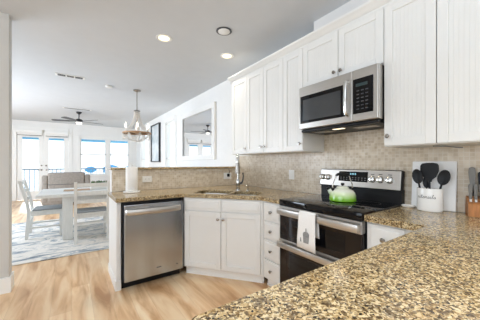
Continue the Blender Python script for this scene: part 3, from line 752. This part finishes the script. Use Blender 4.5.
# ------------------------------------------------------------------ outlets and paper towels
def plate(label, loc, rotz, w, h, kind):
    t = thing('outlet_plate' if kind != 'switch' else 'switch_plate', label, 'outlet' if kind != 'switch' else 'switch', loc, rotz)
    b = BM(); box(b, -w/2, w/2, -.006, 0, -h/2, h/2, .002); obj('plate', b, 'plastic', t)
    if kind == 'switch':
        b = BM(); box(b, -.016, .016, -.009, -.006, -.033, .033, .002); obj('rocker', b, 'plastic', t)
    elif kind == 'wide':
        b = BM()
        for x in (-.02, .02): box(b, x-.012, x+.012, -.0085, -.006, -.016, .016, .003)
        obj('socket', b, 'rubber' if False else 'plastic', t)
        b = BM()
        for x in (-.02, .02):
            for q in (-.004, .004): box(b, x+q-.0012, x+q+.0012, -.0092, -.008, -.004, .006)
        obj('slots', b, 'ink', t)
    else:
        b = BM(); box(b, -.016, .016, -.009, -.006, -.033, .033, .002); obj('socket', b, 'plastic', t)
    return t
plate('white outlet plate on the half wall beside the paper towels', (.785, YH-.0095, 1.051), 0, .116, .078, 'wide')
ot = plate('white outlet plate on the half wall near the faucet', (1.985, YH-.0095, 1.055), 0, .14, .095, 'tall')
b = BM(); box(b, 1.985-.016, 1.985+.016, YH-.055, YH-.0195, 1.045, 1.09, .005); tube(b, [(1.985, YH-.045, 1.085), (1.99, YH-.06, 1.12), (2.0, YH-.03, 1.15)], .004, 8)
tag(obj('power_plug', b, 'black'), 'black plug in the outlet near the faucet', 'plug')
plate('white rocker switch plate on the tiles between sink and range', (XW-.0085, 2.065, 1.113), -PI/2, .085, .118, 'switch')
t = thing('paper_towel_holder', 'white paper towel stand on the dishwasher counter', 'paper towel holder', (.57, 3.02, CT+.001))
b = BM(); lathe(b, [(0, 0), (.09, 0), (.094, .006), (.09, .016), (0, .017)], 32); obj('base', b, 'white', t, True)
b = BM(); lathe(b, [(.007, .0175), (.007, .30), (.013, .306), (.014, .318), (0, .324)], 16); obj('post', b, 'white', t, True)
b = BM(); lathe(b, [(.02, .0185), (.062, .0185), (.064, .022), (.064, .288), (.062, .292), (.02, .292)], 36, 'Z', (.57, 3.02, CT+.001))
tag(obj('paper_towel_roll', b, 'paper', None, True), 'white paper towel roll on the upright stand', 'paper towel')

# ------------------------------------------------------------------ ceiling fittings
def downlight(label, x, y, watts, lit=True):
    t = thing('recessed_light', label, 'ceiling light', (x, y, ZC), 0, 'recessed ceiling lights')
    b = BM(); lathe(b, [(.062, -.0005), (.088, -.0005), (.09, -.004), (.085, -.008), (.066, -.007), (.062, -.004)], 32); obj('trim_ring', b, 'trim', t, True)
    b = BM(); lathe(b, [(0, -.002), (.064, -.002), (.060, -.0045), (0, -.006)], 32); obj('lens', b, 'lamp' if lit else 'white', t, True)
    if watts:
        l = bpy.data.lights.new('lamp_light', 'AREA'); l.shape = 'DISK'; l.size = .12; l.energy = watts; l.color = (1, .92, .80); l.spread = R(115)
        o = bpy.data.objects.new('lamp_light', l); C.objects.link(o); o.parent = t; o.location = (0, 0, -.012)
    return t
DL = 3.0
downlight('lit recessed ceiling light out over the middle of the kitchen floor', .874, 2.796, DL*1.4)
downlight('lit recessed ceiling light beside the crown molding, close to the upper cabinets', 1.715, 2.774, DL*.7)
downlight('recessed ceiling light above the peninsula', .75, -.1, DL*1.8)
downlight('recessed ceiling light nearest the camera above the peninsula', .3, -.7, DL*1.3)
downlight('recessed ceiling light behind the peninsula', .0, -1.2, DL)
t = thing('ceiling_speaker', 'round unlit ceiling fixture with a dark ring', 'ceiling fixture', (1.367, 2.272, ZC))
b = BM(); lathe(b, [(.067, -.0005), (.085, -.0005), (.086, -.006), (.08, -.009), (.067, -.007)], 32); obj('ring', b, 'dgrey', t, True)
b = BM(); lathe(b, [(0, -.001), (.066, -.001), (.064, -.012), (.045, -.022), (0, -.026)], 32); obj('dome', b, 'plastic', t, True)
t = thing('ceiling_vent', 'white rectangular ceiling vent with dark slots above the dining opening', 'vent', (-.02, 4.905, ZC))
b = BM(); box(b, -.20, .20, -.065, .065, -.008, -.0005, .002); obj('frame', b, 'trim', t)
for x0, x1, mt in ((-.17, -.065, 'dgrey'), (-.05, .05, 'rubber'), (.065, .17, 'dgrey')):
    b = BM()
    for k in range(4): box(b, x0, x1, -.045+k*.025, -.030+k*.025, -.0105, -.0075)
    obj('louver', b, mt, t)
t = thing('ceiling_vent', 'long pale ceiling vent over the living room near the fan', 'vent', (.12, 7.75, ZC))
b = BM(); box(b, -.32, .32, -.05, .05, -.008, -.0005, .002); obj('frame', b, 'trim', t)
b = BM()
for k in range(3): box(b, -.28, .28, -.035+k*.026, -.02+k*.026, -.0105, -.0075)
obj('louver', b, 'rubber', t)
t = thing('smoke_detector', 'small round smoke detector on the ceiling near the chandelier', 'smoke detector', (.572, 5.12, ZC))
b = BM(); lathe(b, [(.062, -.0005), (.062, -.02), (.05, -.032), (0, -.034)], 28); obj('body', b, 'plastic', t, True)
b = BM(); lathe(b, [(.064, -.012), (.064, -.016), (.062, -.016), (.062, -.012)], 28); obj('slot_ring', b, 'rubber', t, True)
# ceiling fan
t = thing('ceiling_fan', 'dark ceiling fan with five thin blades over the living room', 'ceiling fan', (.165, 8.2, ZC), R(20))
b = BM(); lathe(b, [(.0, -.001), (.07, -.001), (.065, -.03), (.02, -.07), (.013, -.075), (.013, -.20)], 20); obj('downrod', b, 'blackm', t, True)
b = BM(); lathe(b, [(.013, -.195), (.06, -.205), (.09, -.23), (.095, -.26), (.07, -.29), (0, -.29)], 24); obj('motor', b, 'blackm', t, True)
b = BM(); lathe(b, [(.07, -.291), (.075, -.31), (.055, -.345), (0, -.36)], 20); obj('lamp_bowl', b, 'fanglow', t, True)
for k in range(5):
    b = BM(); m = Matrix.Rotation(2*PI*k/5, 4, 'Z') @ Matrix.Translation((0, 0, -.262)) @ Matrix.Rotation(R(10), 4, 'X')
    lp = [(.085, -.018), (.16, -.03), (.25, -.055), (.60, -.065), (.64, -.04), (.64, .04), (.60, .065), (.25, .055), (.16, .03), (.085, .018)]
    f = [b.verts.new((x, y, .004)) for x, y in lp]; g = [b.verts.new((x, y, -.004)) for x, y in lp]; b.faces.new(f); b.faces.new(g[::-1])
    for q in range(len(lp)): b.faces.new((f[q], f[(q+1) % len(lp)], g[(q+1) % len(lp)], g[q]))
    bmesh.ops.transform(b, matrix=m, verts=b.verts); obj('blade', b, 'dgrey', t)
# chandelier
t = thing('chandelier', 'beaded wooden ring chandelier with candle bulbs over the dining table', 'chandelier', (1.06, 5.1, ZC))
b = BM(); lathe(b, [(0, -.001), (.07, -.001), (.068, -.02), (.02, -.035), (.0, -.035)], 20); obj('canopy', b, 'nickel', t, True)
b = BM(); tube(b, [(0, 0, -.03), (0, 0, -.42)], .009, 8); obj('chain', b, 'nickel', t, True)
b = BM(); lathe(b, [(0, -.40), (.055, -.405), (.06, -.43), (.05, -.44), (0, -.44)], 18); obj('top_cap', b, 'nickel', t, True)
RR = .262
b = BM(); lathe(b, [(RR-.02, -.838), (RR, -.838), (RR+.005, -.85), (RR, -.864), (RR-.02, -.864), (RR-.024, -.85), (RR-.02, -.838)], 40); obj('ring', b, 'ringwood', t, True)
for k in range(16):
    b = BM(); a = 2*PI*k/16; dx, dy = math.cos(a), math.sin(a)
    for j in range(15):
        u = j/14; r_ = .05+(RR-.06)*(u**2.1); z = -.44-.40*u**.92
        sphere(b, (dx*r_, dy*r_, z), .012, 6, 5)
    obj('bead_strand', b, 'bead', t, True)
for k in range(8):
    b = BM(); a0 = 2*PI*k/8; a1 = 2*PI*(k+1)/8
    for j in range(13):
        u = j/12; a = a0+(a1-a0)*u; z = -.87-.10*math.sin(PI*u); r_ = RR-.012
        sphere(b, (math.cos(a)*r_, math.sin(a)*r_, z), .0125, 6, 5)
    for j in range(10):
        u = j/9; r_ = (RR-.012)*(1-u)+.01; z = -.875-.145*math.sin(u*PI/2)
        sphere(b, (math.cos(a0)*r_, math.sin(a0)*r_, z), .0125, 6, 5)
    obj('bead_swag', b, 'bead', t, True)
for k in range(6):
    a = 2*PI*k/6+.35; px, py = math.cos(a)*(RR-.03), math.sin(a)*(RR-.03)
    b = BM(); lathe(b, [(.02, -.85), (.024, -.84), (.011, -.835), (.011, -.76), (0, -.758)], 12, 'Z', (px, py, 0)); cn = obj('candle', b, 'bead', t, True)
    b = BM(); lathe(b, [(.008, -.757), (.018, -.735), (.019, -.715), (.01, -.68), (0, -.655)], 12, 'Z', (px, py, 0)); obj('bulb', b, 'bulb', cn, True)
    b = BM(); tube(b, [(px*.3, py*.3, -.84), (px, py, -.85)], .006, 6); obj('arm', b, 'ringwood', t, True)
b = BM(); tube(b, [(0, 0, -.44), (0, 0, -.86)], .008, 8); lathe(b, [(.03, -.82), (.085, -.835), (.085, -.845), (.03, -.86)], 16); obj('stem', b, 'ringwood', t, True)

# ------------------------------------------------------------------ dining room wall pieces
t = thing('wall_mirror', 'large white framed mirror on the right wall above the bar ledge', 'mirror', (XW-.001, 4.80, 1.86), -PI/2)
b = BM(); w2, h2, f = .835, .54, .10
for x0, x1, z0, z1 in ((-w2, -w2+f, -h2, h2), (w2-f, w2, -h2, h2), (-w2+f, w2-f, -h2, -h2+f), (-w2+f, w2-f, h2-f, h2)): box(b, x0, x1, -.045, 0, z0, z1, .006)
obj('frame', b, 'trim', t)
b = BM(); box(b, w2, w2+.006, -.040, -.002, -h2, h2); obj('frame_edge', b, 'bead', t)
b = BM(); box(b, -w2+f-.005, w2-f+.005, -.022, -.004, -h2+f-.005, h2-f+.005); obj('mirror_glass', b, 'mirror', t)
t = thing('framed_picture', 'tall pale picture in a thick black frame on the right wall', 'picture', (XW-.001, 7.86, 1.89), -PI/2)
b = BM(); w2, h2, f = .46, .60, .03
for x0, x1, z0, z1 in ((-w2, -w2+f, -h2, h2), (w2-f, w2, -h2, h2), (-w2+f, w2-f, -h2, -h2+f), (-w2+f, w2-f, h2-f, h2)): box(b, x0, x1, -.06, 0, z0, z1, .003)
obj('frame', b, 'blackm', t)
b = BM(); box(b, -w2+f-.002, w2-f+.002, -.03, -.01, -h2+f-.002, h2-f+.002); obj('canvas', b, 'art', t)

# ------------------------------------------------------------------ dining furniture
b = BM(); box(b, -2.2, 1.75, 3.99, 6.75, .0005, .011, .003); tag(obj('area_rug', b, 'rug'), 'distressed blue grey rug under the dining table', 'rug')
RZ = .0115
t = thing('dining_table', 'white farmhouse dining table with thick square legs', 'table', (.55, 5.30, RZ))
b = BM(); box(b, -1.0, 1.0, -.57, .57, .70, .75, .006); obj('tabletop', b, 'chairw', t)
b = BM()
for y in (-.46, .46): box(b, -.62, .62, y-.015, y+.015, .60, .699, .003)
for x in (-.62, .62): box(b, x-.015, x+.015, -.46, .46, .60, .699, .003)
obj('apron', b, 'chairw', t)
for x in (-.605, .605):
    for y in (-.42, .42):
        b = BM(); box(b, x-.07, x+.07, y-.07, y+.07, 0, .699, .006); obj('leg', b, 'chairw', t)
def chair0():
    t = thing('dining_chair', 'x', 'chair', (0, 0, 0), 0, 'white dining chairs around the table')
    b = BM(); box(b, -.225, .225, -.20, .23, .425, .45, .006); box(b, -.20, .20, -.18, .21, .37, .426, .003); obj('seat', b, 'chairw', t)
    b = BM(); box(b, -.215, .215, -.175, .22, .451, .472, .009, 3); obj('cushion', b, 'cushion', t)
    for s in (-1, 1):
        b = BM(); q = [(s*.205, -.245, 0), (s*.205, -.215, .42), (s*.205, -.24, .60), (s*.205, -.33, .955)]
        rows = []
        for x, y, z in q: rows.append([b.verts.new((x+dx*.019, y+dy*.022, z)) for dx, dy in ((-1, -1), (1, -1), (1, 1), (-1, 1))])
        for a, d in zip(rows, rows[1:]):
            for k in range(4): b.faces.new((a[k], a[(k+1) % 4], d[(k+1) % 4], d[k]))
        b.faces.new(rows[0][::-1]); b.faces.new(rows[-1]); obj('back_post', b, 'chairw', t)
        b = BM(); box(b, s*.20-.02, s*.20+.02, .185, .225, 0, .424, .003); obj('leg', b, 'chairw', t)
        b = BM(); box(b, s*.203-.009, s*.203+.009, -.21, .195, .16, .19, .002); obj('stretcher', b, 'chairw', t)
    for z, h in ((.905, .055), (.775, .05), (.64, .05)):
        b = BM(); n = 8; rows = []
        for k in range(n+1):
            x = -.188+.376*k/n; y = -.24-(z-.60)*.25-.025*math.sin(PI*k/n)
            rows.append([b.verts.new((x, y+dy, z+dz_)) for dy, dz_ in ((-.009, -h/2), (.009, -h/2), (.009, h/2), (-.009, h/2))])
        for a, d in zip(rows, rows[1:]):
            for k in range(4): b.faces.new((a[k], a[(k+1) % 4], d[(k+1) % 4], d[k]))
        b.faces.new(rows[0][::-1]); b.faces.new(rows[-1]); obj('back_slat', b, 'chairw', t)
    b = BM(); box(b, -.19, .19, -.235, -.215, .27, .30, .002); obj('stretcher', b, 'chairw', t)
    b = BM(); box(b, -.18, .18, .195, .215, .2, .23, .002); obj('stretcher', b, 'chairw', t)
    return t
ch = chair0(); ch.location = (.268, 4.735, RZ)
ch.scale = (1.08, 1, 1)
ch['label'] = 'white ladder back dining chair seen from behind, beside the half wall end'
dup(ch, (-.36, 5.43, RZ), -PI/2, 'white dining chair at the left end of the table, seen from its side')
dup(ch, (.84, 4.75, RZ), 0, 'white dining chair mostly hidden behind the half wall and dishwasher panel')
t = thing('planter', 'small white planter of greenery on the dining table', 'plant', (.44, 5.32, RZ+.751))
b = BM(); box(b, -.15, .15, -.06, .06, 0, .075, .006); obj('box', b, 'trim', t)
b = BM()
for k in range(110):
    x, y = random.uniform(-.14, .14), random.uniform(-.05, .05); a = random.uniform(0, 2*PI); ln = random.uniform(.04, .10); w_ = random.uniform(.008, .014); o_ = random.uniform(.01, .05)
    d = Vector((math.cos(a), math.sin(a), 0)); s_ = Vector((-d.y, d.x, 0)); p0 = Vector((x, y, .07)); p1 = p0+d*o_*.5+Vector((0, 0, ln*.6)); p2 = p0+d*o_+Vector((0, 0, ln))
    b.faces.new([b.verts.new(v) for v in (p0, p1+s_*w_, p2, p1-s_*w_)])
obj('foliage', b, 'leaf', t)
b = BM(); box(b, -.20, .20, -.15, .15, 0, .006, .002); tag(obj('placemat', b, 'straw', None, False, (.08, 5.33, RZ+.7515)), 'tan woven placemat on the dining table', 'placemat')

# sofa seen from behind
t = thing('sofa', 'taupe upholstered sofa seen from behind the dining table', 'sofa', (-.12, 8.86, 0))
b = BM(); box(b, -.58, .58, .02, .80, .04, .44, .03, 3); obj('base', b, 'sofa', t, True)
b = BM(); box(b, -.45, .45, .0, .22, .10, .98, .05, 4); obj('backrest', b, 'sofa', t, True)
b = BM(); box(b, -.448, .448, -.004, .01, .62, .635, .003); obj('seam', b, 'dgrey', t)
for s in (-1, 1):
    b = BM(); box(b, s*.52-.075, s*.52+.075, .03, .82, .06, .66, .04, 4); box(b, s*.52-.072, s*.52+.072, .01, .2, .1, .90, .04, 4); obj('arm', b, 'sofa', t, True)
    for y in (.08, .74):
        b = BM(); box(b, s*.52-.025, s*.52+.025, y-.025, y+.025, 0, .06, .003); obj('foot', b, 'black', t)
b = BM(); box(b, -.44, .44, .22, .78, .445, .58, .04, 4); obj('seat_cushion', b, 'sofa', t, True)

# ------------------------------------------------------------------ porch and view outside
b = BM(); box(b, -6, 2.7, YF+.16, 13.6, -.12, -.03); struct('trim_5', b, 'deck', label='grey deck floor outside the double doors', cat='deck')
b = BM(); box(b, -6, 2.7, YF+.16, 13.7, 2.62, 2.72); box(b, -6, 2.7, 13.5, 13.7, 2.28, 2.62); struct('trim_6', b, 'porchblue', label='blue painted porch ceiling outside', cat='porch ceiling')
t = thing('porch_railing', 'dark porch railing seen through the double doors', 'railing', (0, 13.3, -.03))
b = BM(); box(b, -5, 2.6, -.03, .03, 1.0, 1.05, .004); obj('top_rail', b, 'rail', t)
b = BM(); box(b, -5, 2.6, -.02, .02, .08, .12, .003); obj('bottom_rail', b, 'rail', t)
for k in range(48):
    b = BM(); x = -4.9+k*.15; box(b, x-.012, x+.012, -.012, .012, .12, 1.0); obj('picket', b, 'rail', t)
b = BM(); box(b, -80, 90, 14, 260, -3.3, -3.2); struct('trim_7', b, 'sand', label='pale ground stretching to the horizon outside', cat='ground')
def tree(label, x, y, r_, zt):
    t = thing('tree', label, 'tree', (x, y, -3.2), 0, 'rounded trees outside the far window')
    b = BM(); tube(b, [(0, 0, 0), (.05, 0, 2.0), (0, 0, zt+3.2-r_*.8)], [.14, .1, .06], 8); obj('trunk', b, 'bark', t, True)
    b = BM(); bmesh.ops.create_icosphere(b, subdivisions=4, radius=1)
    for v in b.verts:
        n_ = v.co.normalized(); k = 1+.09*math.sin(n_.x*9+1)*math.sin(n_.y*8+2)*math.cos(n_.z*7)+random.uniform(-.04, .04)
        v.co = Vector((n_.x*r_*k, n_.y*r_*k, zt+3.2-r_*.62+n_.z*r_*.62*k))
    obj('crown', b, 'seatree', t, True)
def px(u, Y):     # spot outside at distance Y on the sight line of the far window
    a = R(34.826); k = (u-240)/241.684; dx_ = math.sin(a)+k*math.cos(a); dy_ = math.cos(a)-k*math.sin(a); return dx_/dy_*Y
tree('rounded hazy blue tree outside the middle of the far window', 5.0, 42, 1.15, .98)
tree('larger hazy blue tree outside the right pane of the far window', 8.3, 42, 1.6, 1.05)
tree('small hazy tree outside the left pane of the far window', 2.3, 42, .7, .75)
